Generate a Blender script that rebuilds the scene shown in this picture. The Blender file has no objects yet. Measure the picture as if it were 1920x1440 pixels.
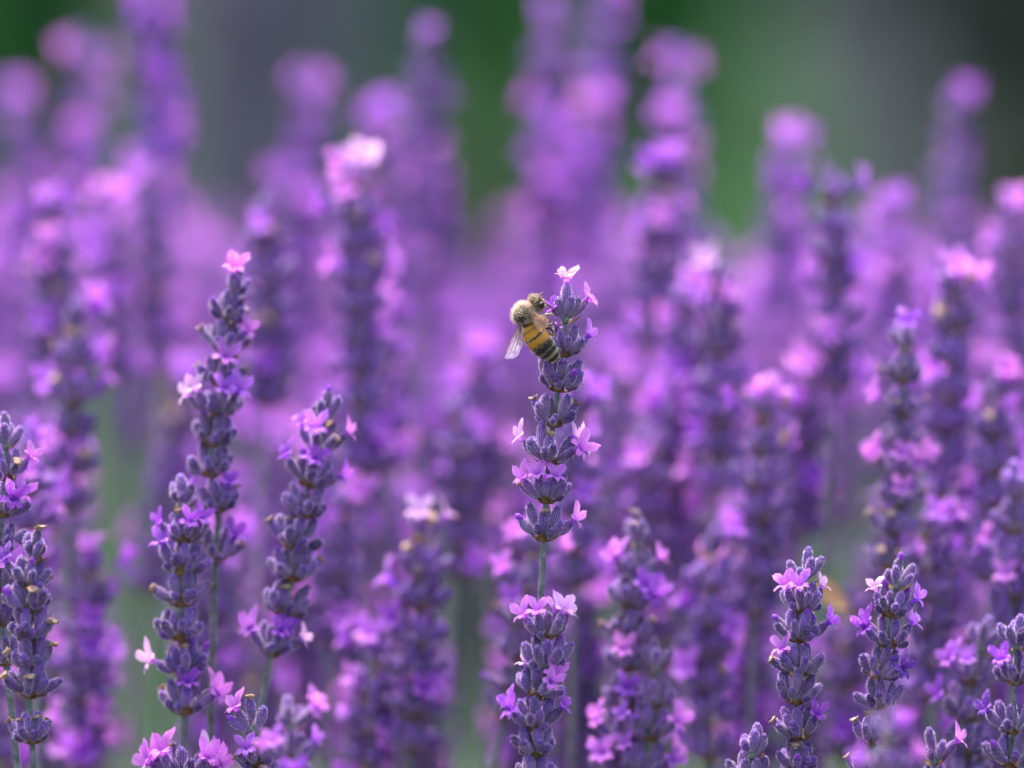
import bpy, math, random
from mathutils import Vector, Matrix, noise
rng = random.Random(11)
S = bpy.context.scene
COL = S.collection
R = math.radians
MM = 0.001

# ------------------------------------------------------------------ camera
PITCH = R(7.0)
FOCUS = Vector((0, 0, 0.62))                       # point in the middle of the sharp plane
FWD = Vector((0, math.cos(PITCH), -math.sin(PITCH)))
UP = Vector((0, math.sin(PITCH), math.cos(PITCH)))
RIGHT = Vector((1, 0, 0))
CAM = FOCUS - FWD * 1.0
cam = bpy.data.cameras.new('camera'); camo = bpy.data.objects.new('camera', cam)
COL.objects.link(camo); S.camera = camo
camo.location = CAM; camo.rotation_euler = (math.pi/2 - PITCH, 0, 0)
cam.sensor_width = 36; cam.lens = 187.5
cam.clip_start = 0.05; cam.clip_end = 400
cam.dof.use_dof = True; cam.dof.focus_distance = 0.997; cam.dof.aperture_fstop = 5.2
cam.dof.aperture_blades = 0

# ------------------------------------------------------------------ light
SUN_EL, SUN_AZ = R(64), R(-22)      # high, a little behind the flowers and to the left
w = bpy.data.worlds.new('World'); S.world = w; w.use_nodes = True
nt = w.node_tree
sky = nt.nodes.new('ShaderNodeTexSky'); sky.sky_type = 'NISHITA'; sky.sun_disc = False
sky.sun_elevation = SUN_EL; sky.sun_rotation = SUN_AZ; sky.dust_density = 6.0; sky.air_density = 1.0; sky.ozone_density = 0.3
nt.links.new(sky.outputs[0], nt.nodes['Background'].inputs[0])
nt.nodes['Background'].inputs[1].default_value = 0.115
sl = bpy.data.lights.new('sun', 'SUN'); sl.energy = 1.5; sl.angle = R(10); sl.color = (1, 0.96, 0.9)
so = bpy.data.objects.new('sun', sl); COL.objects.link(so)
sd = Vector((math.sin(SUN_AZ)*math.cos(SUN_EL), math.cos(SUN_AZ)*math.cos(SUN_EL), math.sin(SUN_EL)))
so.rotation_euler = sd.to_track_quat('Z', 'Y').to_euler(); so.location = (0, 0, 5)
vs = S.view_settings; vs.view_transform = 'Standard'; vs.look = 'None'; vs.gamma = 1
vs.use_curve_mapping = False; vs.exposure = 2.28

def at(px, py, d=1.0):
    """photo pixel (1920x1440) at depth d metres -> world point"""
    return CAM + FWD*d + RIGHT*((px-960)*1e-4*d) - UP*((py-720)*1e-4*d)

# ------------------------------------------------------------------ materials
class NB:
    def __init__(s, name):
        s.m = bpy.data.materials.new(name); s.m.use_nodes = True
        s.t = s.m.node_tree; s.t.nodes.clear()
    def n(s, typ, **kw):
        nd = s.t.nodes.new(typ)
        for k, v in kw.items(): setattr(nd, k, v)
        return nd
    def l(s, a, b): s.t.links.new(a, b)
    def out(s, sh):
        o = s.n('ShaderNodeOutputMaterial'); s.l(sh, o.inputs[0]); return s.m
    def attr(s, name): return s.n('ShaderNodeAttribute', attribute_name=name).outputs['Fac']
    def mix(s, f, a, b, mode='MIX'):
        nd = s.n('ShaderNodeMix', data_type='RGBA', blend_type=mode)
        for i, v in ((0, f), (6, a), (7, b)):
            if isinstance(v, (int, float)): nd.inputs[i].default_value = v
            elif isinstance(v, tuple): nd.inputs[i].default_value = (*v, 1)
            else: s.l(v, nd.inputs[i])
        return nd.outputs[2]
    def math(s, op, a, b=None, c=None, clamp=False):
        nd = s.n('ShaderNodeMath', operation=op, use_clamp=clamp)
        for i, v in enumerate((a, b, c)):
            if v is None: continue
            if isinstance(v, (int, float)): nd.inputs[i].default_value = v
            else: s.l(v, nd.inputs[i])
        return nd.outputs[0]
    def ramp(s, f, a, b):
        nd = s.n('ShaderNodeMapRange', interpolation_type='SMOOTHSTEP'); s.l(f, nd.inputs[0])
        nd.inputs[1].default_value = a; nd.inputs[2].default_value = b
        return nd.outputs[0]
    def noise(s, scale, detail=3, rough=.6):
        nd = s.n('ShaderNodeTexNoise'); nd.inputs['Scale'].default_value = scale
        nd.inputs['Detail'].default_value = detail; nd.inputs['Roughness'].default_value = rough
        tc = s.n('ShaderNodeTexCoord'); s.l(tc.outputs['Object'], nd.inputs['Vector'])
        return nd.outputs['Fac']
    def bsdf(s, col, rough=.6, spec=.3, sheen=0, sheen_tint=(1, 1, 1), bump=None, bd=1e-4, bs=.5):
        p = s.n('ShaderNodeBsdfPrincipled')
        if isinstance(col, tuple): p.inputs['Base Color'].default_value = (*col, 1)
        else: s.l(col, p.inputs['Base Color'])
        p.inputs['Roughness'].default_value = rough
        p.inputs['Specular IOR Level'].default_value = spec
        p.inputs['Sheen Weight'].default_value = sheen
        p.inputs['Sheen Roughness'].default_value = .35
        p.inputs['Sheen Tint'].default_value = (*sheen_tint, 1)
        if bump is not None:
            b = s.n('ShaderNodeBump'); b.inputs['Distance'].default_value = bd; b.inputs['Strength'].default_value = bs
            s.l(bump, b.inputs['Height']); s.l(b.outputs[0], p.inputs['Normal'])
        return p.outputs[0]
    def transl(s, sh, col, f):
        t = s.n('ShaderNodeBsdfTranslucent')
        if isinstance(col, tuple): t.inputs[0].default_value = (*col, 1)
        else: s.l(col, t.inputs[0])
        m = s.n('ShaderNodeMixShader')
        if isinstance(f, (int, float)): m.inputs[0].default_value = f
        else: s.l(f, m.inputs[0])
        s.l(sh, m.inputs[1]); s.l(t.outputs[0], m.inputs[2]); return m.outputs[0]

def mat_calyx():
    b = NB('calyx_felt')
    rib, t, rnd = b.attr('rib'), b.attr('t'), b.attr('rnd')
    oi = b.n('ShaderNodeObjectInfo')
    r2 = b.math('FRACT', b.math('ADD', rnd, b.math('MULTIPLY', oi.outputs['Random'], 3.7)))
    deep = b.mix(r2, (0.042, 0.010, 0.085), (0.090, 0.017, 0.195))
    pale = b.mix(r2, (0.44, 0.30, 0.53), (0.38, 0.21, 0.53))
    c = b.mix(b.math('MULTIPLY', rib, .85), deep, pale)
    c = b.mix(b.math('MULTIPLY', b.ramp(t, .42, .0), .62), c, (0.30, 0.26, 0.33))
    n1 = b.noise(3500)
    c = b.mix(b.math('MULTIPLY', b.ramp(n1, .5, .75), .4), c, (0.36, 0.30, 0.50))
    c = b.mix(b.math('MULTIPLY', b.ramp(t, .86, 1.0), .5), c, (0.19, 0.09, 0.44))
    c = b.mix(1.0, c, oi.outputs['Color'], 'MULTIPLY')
    return b.out(b.bsdf(c, .75, .2, .4, (.88, .74, 1.0), n1, 1.2e-4, .6))
def mat_hair(name, col, f=.5):
    b = NB(name); return b.out(b.transl(b.bsdf(col, .6, .3), col, f))
def mat_petal():
    b = NB('petal')
    t, rnd = b.attr('t'), b.attr('rnd')
    oi = b.n('ShaderNodeObjectInfo')
    c = b.mix(1.0, b.mix(b.ramp(t, .15, .75), (0.58, 0.36, .78), (1, 1, 1)), oi.outputs['Color'], 'MULTIPLY')
    n1 = b.noise(900, 4)
    c = b.mix(b.math('MULTIPLY', b.ramp(n1, .45, .8), .45), c, (0.90, 0.62, 0.98))
    c = b.mix(b.math('MULTIPLY', b.attr('rib'), .45), c, b.mix(1.0, c, (0.48, 0.26, 0.66), 'MULTIPLY'))
    return b.out(b.transl(b.bsdf(c, .55, .25, .3, (1, .85, 1), n1, 1e-4, .4), c, .5))
def mat_noise(name, c1, c2, scale, rough=.7, spec=.25, bump=1e-4, sheen=0, tr=0, attr=False, lo=.35, hi=.65):
    b = NB(name); n1 = b.noise(scale, 5)
    f = b.ramp(n1, lo, hi)
    if attr: f = b.math('ADD', b.math('MULTIPLY', f, .5), b.math('MULTIPLY', b.attr('rnd'), .5))
    c = b.mix(f, c1, c2)
    sh = b.bsdf(c, rough, spec, sheen, (.9, .9, 1), n1, bump, .6)
    if tr: sh = b.transl(sh, c, tr)
    return b.out(sh)

M_CALYX = mat_calyx()
M_FUZZ = mat_hair('calyx_fuzz', (0.80, 0.66, 0.86), .5)
M_PETAL = mat_petal()
M_BRACT = mat_noise('dry_bract', (0.10, 0.045, 0.02), (0.30, 0.17, 0.09), 900, tr=.2)
M_WITHER = mat_noise('withered_petal', (0.25, 0.14, 0.09), (0.66, 0.47, 0.36), 900, tr=.25)
M_STEM = mat_noise('stem_skin', (0.085, 0.098, 0.085), (0.235, 0.225, 0.245), 700, sheen=.6, bump=2e-4, lo=.3, hi=.7)
M_LEAF = mat_noise('lavender_leaf', (0.07, 0.11, 0.075), (0.17, 0.21, 0.16), 40, tr=.2, attr=True)

# ------------------------------------------------------------------ mesh builder
class MB:
    def __init__(s):
        s.v = []; s.f = []; s.mi = []; s.t = []; s.rib = []; s.rnd = []
        s.r = 0.5
    def vert(s, p, t=0., rib=0.):
        s.v.append((p[0], p[1], p[2])); s.t.append(t); s.rib.append(rib); s.rnd.append(s.r); return len(s.v)-1
    def face(s, idx, m=0): s.f.append(idx); s.mi.append(m)
    def grid(s, rows, m=0, close=False):
        """rows of vertex-index lists"""
        for a, b in zip(rows, rows[1:]):
            n = len(a)
            for i in range(n if close else n-1):
                j = (i+1) % n
                s.face((a[i], a[j], b[j], b[i]), m)
    def merge(s, o, M, mo=0, r=None):
        b0 = len(s.v)
        for p in o.v: s.v.append(tuple(M @ Vector(p)))
        s.t += o.t; s.rib += o.rib; s.rnd += (o.rnd if r is None else [r]*len(o.rnd))
        s.f += [tuple(i+b0 for i in f) for f in o.f]; s.mi += [k+mo for k in o.mi]
    def tube(s, pts, rad, seg=8, m=0, t0=0., t1=1., caps=True, sq=0.):
        rows = []; n = len(pts); ref = None
        for k in range(n):
            p = Vector(pts[k])
            d = (Vector(pts[min(k+1, n-1)]) - Vector(pts[max(k-1, 0)])).normalized()
            if ref is None: ref = d.orthogonal().normalized()
            a = (ref - d*ref.dot(d)).normalized(); ref = a; c = d.cross(a)
            rr = rad[k] if isinstance(rad, (list, tuple)) else rad
            tt = t0+(t1-t0)*k/(n-1)
            rows.append([s.vert(p + (a*math.cos(2*math.pi*i/seg) + c*math.sin(2*math.pi*i/seg))*rr*(1+sq*(1 if i % (max(1, seg//4)) == 0 else -.5)), tt) for i in range(seg)])
        s.grid(rows, m, True)
        if caps: s.face(tuple(rows[0][::-1]), m); s.face(tuple(rows[-1]), m)
    def spike(s, p, d, L, wd, m=0, bend=None):
        """one hair / blade: a thin curved two-piece triangle strip"""
        p = Vector(p); d = Vector(d).normalized()
        sd_ = d.orthogonal().normalized()
        sd_.rotate(Matrix.Rotation(rng.random()*6.28, 3, d))
        b = Vector(bend) if bend else Vector((0, 0, 0))
        a0 = s.vert(p-sd_*wd); a1 = s.vert(p+sd_*wd)
        mid = p+d*L*.55+b*L*.3
        b0 = s.vert(mid-sd_*wd*.7, .5); b1 = s.vert(mid+sd_*wd*.7, .5)
        c = s.vert(p+d*L+b*L, 1)
        s.face((a0, a1, b1, b0), m); s.face((b0, b1, c), m)
    def mesh(s, name, mats, smooth=True):
        me = bpy.data.meshes.new(name); me.from_pydata(s.v, [], s.f)
        for m in mats: me.materials.append(m)
        me.polygons.foreach_set('material_index', s.mi)
        me.polygons.foreach_set('use_smooth', [smooth]*len(s.f))
        for nm, data in (('t', s.t), ('rib', s.rib), ('rnd', s.rnd)):
            me.attributes.new(nm, 'FLOAT', 'POINT').data.foreach_set('value', data)
        me.update(); return me

def link(name, data, parent=None, M=None, color=None):
    o = bpy.data.objects.new(name, data); COL.objects.link(o)
    if parent: o.parent = parent
    if M is not None: o.matrix_basis = M
    if color: o.color = (*color, 1)
    return o
def tag(o, label=None, cat=None, group=None, kind=None):
    for k, v in (('label', label), ('category', cat), ('group', group), ('kind', kind)):
        if v: o[k] = v
    return o

# ------------------------------------------------------------------ flower pieces (millimetres -> metres)
def smooth(a, b, x):
    x = max(0, min(1, (x-a)/(b-a))); return x*x*(3-2*x)

def calyx_mb(L=4.7, W=1.08, seg=26, rings=10, hairs=360, bend=.5, bud=False, ribs=13, r=.5):
    b = MB(); b.r = r; rows = []
    for k in range(rings+1):
        t = k/rings
        rr = W*(.36 + .64*math.sin(min(1, t/.62)*math.pi/2)**1.1) if t < .62 else W*(1-.62*((t-.62)/.38)**(2.2 if not bud else 1.9)*.92)
        if bud and t == 1: rr = W*.12
        z = L*t; off = bend*(t-t*t)*1.6
        row = []
        for i in range(seg):
            a = 2*math.pi*i/seg
            c = .5+.5*math.cos(ribs*a) if seg >= 20 else rng.random()
            wob = 1+.05*(c-.5)*2*math.sin(math.pi*min(1, t*1.15)) if seg >= 20 else 1
            if not bud and k == rings: z2 = L+ .28*math.sin(a*5)
            else: z2 = z
            row.append(b.vert((rr*wob*math.cos(a)*MM, (rr*wob*math.sin(a)+off)*MM, z2*MM), t, c**1.5*(0.25 if bud else 1)*math.sin(math.pi*min(1, .12+t*.95))))
        rows.append(row)
    b.grid(rows, 0, True)
    c0 = b.vert((0, 0, L*(1.04 if bud else .9)*MM), 1, 0)
    for i in range(seg): b.face((rows[-1][i], rows[-1][(i+1) % seg], c0), 0)
    for _ in range(hairs):
        t = rng.random()**.85; a = rng.random()*6.28
        rr = W*(.36 + .64*math.sin(min(1, t/.62)*math.pi/2)**1.1) if t < .62 else W*(1-.57*((t-.62)/.38)**2.2)
        if t > .93: rr *= rng.random()
        p = Vector((rr*.97*math.cos(a), rr*.97*math.sin(a)+bend*(t-t*t)*1.6, L*t))*MM
        d = Vector((math.cos(a), math.sin(a), rng.uniform(.0, .6)+(1.5 if t > .9 else 0))) + Vector([rng.uniform(-.4, .4) for _ in range(3)])
        b.spike(p, d, rng.uniform(.22, .46)*MM, .026*MM*(1 if seg >= 20 else 1.9), 1)
    return b

def lobe(b, root, out, up, side, L, W, flare, m=0, ruffle=.34, seed=0, nu=8, nv=8, curl=0.):
    rows = []
    for j in range(nv+1):
        v = j/nv
        ang = flare*(.25+.75*v)+curl*max(0, v-.6)*2.5
        base = Vector(root) + Vector(up)*(L*v*math.cos(ang*.6)) + Vector(out)*(L*v*math.sin(ang))
        wd = W*(.42+.58*math.sin(min(1, v*1.25)*math.pi/2))*math.sqrt(max(0.015, 1-max(0, (v-.58)/.43)**2.4))
        row = []
        for i in range(nu+1):
            u = -1+2*i/nu
            q = base + Vector(side)*(wd*u)
            nz = noise.noise(Vector((q.x*2.3+seed*7.1, q.y*2.3, q.z*2.3+seed*3)))
            n2 = noise.noise(Vector((q.x*5+seed*2.1, q.y*5+4, q.z*5)))
            q = q + Vector(out)*(-(abs(u)**2)*wd*.25 + nz*ruffle*2.2*v + n2*.22*v)+Vector(up)*(nz*ruffle*v+n2*.22*v*v)
            rib = max(0, 1-abs(u)*3.5)*(1-v*.6) + max(0, 1-abs(abs(u)-.55)*7)*.5*(1-v)
            row.append(b.vert(q*MM, .35+.65*v, rib))
        rows.append(row)
    b.grid(rows, m)

def flower_mb(seed, open_=1.0, size=1.0, uw=1.0):
    """lavender corolla: tube, two upper lobes, three lower lobes. Front of the mouth is -Y."""
    b = MB(); b.r = (seed*.37) % 1; q = random.Random(seed)
    TL = 2.6*size; rows = []
    for k in range(6):
        v = k/5; rr = (.42+.38*v**2)*size
        rows.append([b.vert((rr*math.cos(a)*MM, (rr*math.sin(a)-.25*v*v)*MM, (TL*v-.8)*MM), .3*v, .3*(i % 2))
                     for i, a in enumerate([2*math.pi*i/10 for i in range(10)])])
    b.grid(rows, 0, True)
    zt = TL-1.0
    def V(x, y, z): return Vector((x, y, z))
    for sx in (-1, 1):                                  # upper lip
        o = V(sx*.35, .75-.25*open_, .15).normalized(); s_ = V(1, sx*-.2, sx*-.22).normalized(); u = V(sx*.26, .1, 1).normalized()
        lobe(b, V(sx*.5*size, .42*size, zt), o, u, s_, 2.75*size*q.uniform(.88, 1.12), 1.15*uw*size*q.uniform(.9, 1.12), R(20+30*open_)*q.uniform(.8, 1.3), seed=seed+sx, curl=q.uniform(-.2, .5))
    for a in (-62, 0, 62):                              # lower lip
        ra = R(a+q.uniform(-8, 8)); o = V(math.sin(ra), -math.cos(ra), 0)
        s_ = V(math.cos(ra), math.sin(ra), 0); u = (V(0, 0, .55)+o*.5*open_).normalized()
        lobe(b, o*.66*size+V(0, -.2, zt), (o+V(0, 0, -.6)).normalized(), u, s_, 1.8*size*q.uniform(.85, 1.2), .86*size, R(30+40*open_), seed=seed+a, curl=.4)
    return b

def budflower_mb(seed):
    """corolla just pushing out of the calyx, still closed"""
    b = MB(); b.r = .5; rows = []; n = 9
    for k in range(n):
        v = k/(n-1); rr = .5+.22*math.sin(v*math.pi)**.8-(.5*smooth(.7, 1, v)); rr = max(rr, .06)
        rr *= 1-.18*math.exp(-((v-.55)/.07)**2)
        rows.append([b.vert((rr*math.cos(2*math.pi*i/12)*MM, rr*math.sin(2*math.pi*i/12)*MM, (2.5*v-.8)*MM), .2+.8*v, .4*(i % 3 == 0)) for i in range(12)])
    b.grid(rows, 0, True); b.face(tuple(rows[-1]))
    return b

def wither_mb(seed):
    q = random.Random(seed); b = MB(); rows = []; n = 7; seg = 11
    for k in range(n):
        v = k/(n-1); rr = .42+.5*v**1.5
        c = Vector((q.uniform(-.12, .12)*k, q.uniform(-.12, .12)*k, 1.9*v-.7))
        row = []
        for i in range(seg):
            a = 2*math.pi*i/seg; z = noise.noise(Vector((math.cos(a)*1.6, math.sin(a)*1.6, v*3+seed)))
            row.append(b.vert((c + Vector((math.cos(a), math.sin(a), .4*z))*(rr*(1+.75*z)))*MM, v))
        rows.append(row)
    b.grid(rows, 0, True)
    rows2 = [rows[-1]]                                  # collapsed mouth folds inward
    row = [b.vert(Vector(b.v[i])*.55 + Vector((0, 0, .45*MM)), .8) for i in rows[-1]]
    b.grid([rows[-1], row], 0, True); b.face(tuple(row))
    return b

def bract_mb(seed, L=3.0, W=1.35):
    q = random.Random(seed); b = MB(); rows = []
    for j in range(6):
        v = j/5; wd = W*(math.sin(math.pi*(v*.86+.1))**.9)*(1-.25*v)
        rows.append([b.vert((wd*u*MM, (L*.52*v**.8 - .28*wd*abs(u))*MM + .05*MM*q.uniform(-1, 1), (L*.70*v**1.6+q.uniform(-.05, .05))*MM), v) for u in (-1, -.5, 0, .5, 1)])
    b.grid(rows)
    return b

CAL_HI = [calyx_mb(q1, q2, bend=q3, r=q4).mesh('calyx', [M_CALYX, M_FUZZ]) for q1, q2, q3, q4 in
          ((5.0, 1.0, .5, .1), (4.7, 1.04, .7, .5), (5.3, .95, .3, .85), (4.5, .94, .8, .3))]
BUD_HI = [calyx_mb(q1, q2, bend=q3, bud=True, r=q4, hairs=240).mesh('calyx', [M_CALYX, M_FUZZ]) for q1, q2, q3, q4 in
          ((3.3, .92, .5, .9), (3.8, .98, .6, .7), (2.7, .82, .3, .95))]
CAL_LO = [calyx_mb(q1, q2, 10, 6, 40, q3, r=.5) for q1, q2, q3 in ((5.0, 1.0, .5), (4.6, 1.0, .7), (3.7, .9, .5))]
FLOWERS = [flower_mb(i, o, s).mesh('flower', [M_PETAL]) for i, (o, s) in enumerate(((1, 1.08), (.8, 1.15), (1.2, 1.0), (.6, 1.05), (1.1, 1.15), (.9, .98)))]
UPFL = [flower_mb(20+i, .0, 1.05, .72).mesh('flower', [M_PETAL]) for i in range(2)]
BUDFL = [budflower_mb(i).mesh('flower_bud', [M_PETAL]) for i in range(2)]
WITHER = [wither_mb(i).mesh('withered_flower', [M_WITHER]) for i in range(4)]
BRACTS = [bract_mb(i).mesh('bract', [M_BRACT]) for i in range(3)]
def node_mb():
    b = MB(); b.tube([(0, 0, -.9*MM), (0, 0, -.3*MM), (0, 0, .35*MM), (0, 0, 1.0*MM)], [.55*MM, .72*MM, .7*MM, .4*MM], 10); return b
NODE = node_mb().mesh('whorl', [M_STEM])

def aim(az, tilt, roll=0., sc=1., root=.6, z=0.):
    """piece with its +Z pointing az/tilt away from the stem axis, its +Y away from the stem"""
    o = Vector((math.cos(az), math.sin(az), 0)); d = (o*math.sin(tilt)+Vector((0, 0, math.cos(tilt)))).normalized()
    y = (o*math.cos(tilt) - Vector((0, 0, math.sin(tilt))))     # downward/outward side
    x = y.cross(d)
    m = Matrix((x, y, d)).transposed().to_4x4()
    return Matrix.Translation(o*root*MM + Vector((0, 0, z*MM))) @ m @ Matrix.Rotation(roll, 4, 'Z') @ Matrix.Diagonal((sc, sc, sc, 1))

def whorl_slots(q, full=1.0, top=False):
    """(azimuth, tilt, scale, root, z, is_bud) of each calyx of one whorl"""
    out = []; a0 = q.uniform(0, 6.28)
    if top:
        n = 5
        for i in range(n): out.append((a0+i*6.28/n+q.uniform(-.25, .25), R(q.uniform(14, 40)), q.uniform(.74, .92), .7, q.uniform(0, .7), q.random() < .3))
        out.append((q.uniform(0, 6.28), R(5), .92, .1, 1.3, False)); return out
    n = 4 if full < .9 else 5                                 # upright inner ring
    for i in range(n): out.append((a0+i*6.28/n+q.uniform(-.35, .35), R(q.uniform(8, 24)), q.uniform(.78, .98), q.uniform(1.0, 1.5), q.uniform(.5, 1.6), False))
    n = 6 if full < .9 else 8                                 # spreading outer ring
    for i in range(n): out.append((a0+.5+i*6.28/n+q.uniform(-.22, .22), R(q.uniform(30, 56)), q.uniform(.74, .96), q.uniform(1.5, 2.0), q.uniform(-.1, .5), q.random() < .3))
    for i in range(4):                                        # small low buds
        out.append((a0+.9+i*1.57+q.uniform(-.4, .4), R(q.uniform(34, 62)), q.uniform(.62, .85), 1.9, q.uniform(-.5, 0), True))
    return out

def whorl_lo_mesh(seed, full=1., top=False):
    q = random.Random(seed); b = MB()
    for az, ti, sc, ro, z, bud in whorl_slots(q, full, top):
        b.merge(CAL_LO[2 if bud else q.randrange(2)], aim(az, ti, 0, sc, ro, z), 0, q.random())
    for k in range(2 if top else 4):
        b2 = bract_mb(seed+k); b.merge(b2, aim(k*1.57+seed, R(20), 0, q.uniform(.8, 1.2), .6, -.9), 2)
    return b.mesh('whorl', [M_CALYX, M_FUZZ, M_BRACT])
WH_LO = [whorl_lo_mesh(100+i, 1 if i < 5 else .8) for i in range(8)]
WH_TOP = [whorl_lo_mesh(200+i, 1, True) for i in range(4)]

# petal tints
PINK = (0.80, 0.25, 0.86); LILAC = (0.60, 0.18, 0.86); VIOLET = (0.42, 0.09, 0.70); BLUSH = (0.90, 0.54, 0.88); DEEP = (0.22, .06, .50)
TINTS = {'p': PINK, 'l': LILAC, 'v': VIOLET, 'w': BLUSH, 'd': DEEP}
def jit(c, q, a=.12): k = 1+q.uniform(-a, a); return tuple(min(.97, v*k*(1+q.uniform(-a, a)*.4)) for v in c)

GROUP = 'lavender spikes growing in the field'
def ground_foot(p, q):
    return Vector((p.x*.92+q.uniform(-.03, .03), p.y+q.uniform(-.03, .05), 0.0))

def make_spike(name_label, whorls, depth, flowers=(), wither=.12, detail=True, seed=0, top_first=True, wsc=1.0,
               tip=None, autoflower=.0, foot=None, label_group=GROUP, stemr=.62, ddepth=0., tints='plv', haze_lift=1.0, extra=.32):
    """whorls: pixel positions (px, py) of each whorl base from the top down;
    flowers: (whorl index, azimuth deg, tilt deg, tint letter, kind) kind f flower / b bud / w withered"""
    q = random.Random(seed); wsc *= 1.2
    n = len(whorls)
    pts = [at(px, py, depth+ddepth*i/max(1, n-1)) for i, (px, py) in enumerate(whorls)]
    base = pts[-1]
    root = bpy.data.objects.new('lavender_spike', None); COL.objects.link(root)
    root.empty_display_size = .01
    ft = ground_foot(base, q) if foot is None else foot
    root.location = ft
    tag(root, name_label, 'lavender', label_group)
    # stem: one bent tube from the foot to the top whorl
    low = base + (base-pts[-2])*(.5) if n > 1 else base-Vector((0, 0, .02))
    d0 = (pts[-1]-pts[-2]).normalized() if n > 1 else Vector((0, 0, -1))
    chain = [ft]
    H = base.z
    for k in range(1, 9):
        v = k/9; a = ft.lerp(base, v); straight = base + d0*(base-ft).length*(1-v)
        chain.append(a.lerp(straight, v*v*.8))
    chain += [p for p in reversed(pts)]
    chain.append(pts[0]+Vector((0, 0, 1.5*MM)))
    m = len(chain); rad = [stemr*MM*(1.35-.35*min(1, i/9)) if i <= 9 else stemr*MM*(1-.45*(i-9)/max(1, m-10)) for i in range(m)]
    sb = MB(); sb.tube([c-ft for c in chain], rad, 12 if detail else 5, sq=.16 if detail else 0)
    link('stem', sb.mesh('stem', [M_STEM]), root)
    for i, p in enumerate(pts):
        up = (pts[i-1]-p).normalized() if i > 0 else (pts[0]-pts[1]).normalized() if n > 1 else Vector((0, 0, 1))
        rot = up.to_track_quat('Z', 'Y').to_matrix().to_4x4()
        rot = rot @ Matrix.Rotation(0, 4, 'Z')
        # track quat may spin about Z; rebuild a frame with x to the right
        zx = up; xx = (Vector((1, 0, 0))-zx*zx.x).normalized(); yy = zx.cross(xx)
        rot = Matrix((xx, yy, zx)).transposed().to_4x4()
        top = (i == 0 and top_first)
        sc = wsc*(q.uniform(.93, 1.05) if not top else 1.0)
        if 0 < i <= 1 and top_first: sc *= .93
        T = Matrix.Translation(p-ft) @ rot
        fl = [f for f in flowers if f[0] == i]
        auto = []
        if extra and detail and i > 0 and q.random() < extra: auto.append((i, q.uniform(190, 350), q.uniform(25, 50), q.choice('pplv'), 'f'))
        if autoflower:
            for _ in range(4):
                if q.random() < autoflower: auto.append((i, q.uniform(0, 360), q.uniform(25, 60), q.choice(tints), 'f'))
        if tip and i == 0:
            for j, ch in enumerate(tip): auto.append((0, q.uniform(200, 340)+j*90, q.uniform(5, 30), ch, 'f'))
        if detail:
            wo = link('whorl', NODE, root, T @ Matrix.Diagonal((sc*.85, sc*.85, sc*.85, 1)))
            for k in range(2 if top else 4):
                link('bract', q.choice(BRACTS), wo, aim(i*1.57+k*1.57+q.uniform(-.3, .3), R(q.uniform(5, 30)), 0, q.uniform(.9, 1.3), .6, -.9))
            used = []
            for f in fl+auto: used.append((R(f[1]), R(f[2]), f[5] if len(f) > 5 else .9, 1.5 if not top else .7, .3 if not (top and f[2] < 16) else 2.1, False, f))
            slots = [s for s in whorl_slots(q, q.choice((.8, 1)), top)]
            keep = []
            for s in slots:
                if any(abs(math.remainder(s[0]-u[0], 2*math.pi)) < .42 and abs(s[1]-u[1]) < R(19) for u in used): continue
                keep.append((*s, None))
            for az, ti, s_, ro, z, bud, f in keep+used:
                M = aim(az, ti+R(q.uniform(-4, 4)), 0, s_, ro, z)
                me = q.choice(BUD_HI) if bud else q.choice(CAL_HI)
                tone = q.uniform(.72, 1.3); 
                co = link('calyx', me, wo, M, (tone*q.uniform(.92, 1.1), tone, tone*q.uniform(.95, 1.08)))
                if f is None and not bud:
                    x = q.random()
                    if x < wither: f = (0, 0, 0, 'w', 'w')
                    elif x < wither+.05: f = (0, 0, 0, 'v', 'b')
                if f:
                    L = (4.6 if not bud else 3.4)*s_
                    roll = q.uniform(-.3, .3)+math.pi
                    Mf = M @ Matrix.Translation((0, 0, L*MM)) @ Matrix.Rotation(roll if f[4] != 'F' else 0, 4, 'Z')
                    if f[4] in 'fF':
                        # the mouth (-Y) looks outwards
                        fs = q.uniform(.76, .96)*(1.15 if top and f[2] < 16 else 1)
                        lc = M.to_3x3().transposed() @ Vector((.15 if math.cos(az) > 0 else -.15, -1, 0)); lc = Vector((lc.x, lc.y+.5*abs(math.cos(az)))) if ti > R(12) else Vector((lc.x, lc.y))
                        Mf = M @ Matrix.Translation((0, 0, L*MM)) @ Matrix.Rotation(math.atan2(lc.y, lc.x)+math.pi/2+q.uniform(-.3, .3), 4, 'Z')
                        link('flower', q.choice(UPFL if (ti < R(16) or f[4] == 'U') else FLOWERS), wo, Mf @ Matrix.Diagonal((fs, fs, fs, 1)), jit(TINTS[f[3]], q))
                    elif f[4] == 'b': link('flower_bud', q.choice(BUDFL), wo, Mf, jit(TINTS[f[3]], q))
                    else: link('withered_flower', q.choice(WITHER), wo, Mf)
        else:
            me = q.choice(WH_TOP) if top else q.choice(WH_LO)
            tone = q.uniform(1.0, 1.55)*haze_lift  # far whorls get a brighter colour, haze painted into the tone
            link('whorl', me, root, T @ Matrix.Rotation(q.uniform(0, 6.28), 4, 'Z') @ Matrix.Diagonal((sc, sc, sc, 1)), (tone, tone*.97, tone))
            for f in fl+auto:
                s2 = sc*q.uniform(.74, .92)
                Mf = T @ aim(R(f[1]), R(f[2]), 0, s2, 2.0, .2) @ Matrix.Translation((0, 0, 4.3*MM)) @ Matrix.Rotation(math.pi+q.uniform(-.5, .5), 4, 'Z')
                link('flower', q.choice(FLOWERS), root, Mf, jit(TINTS[f[3]], q))
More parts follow.
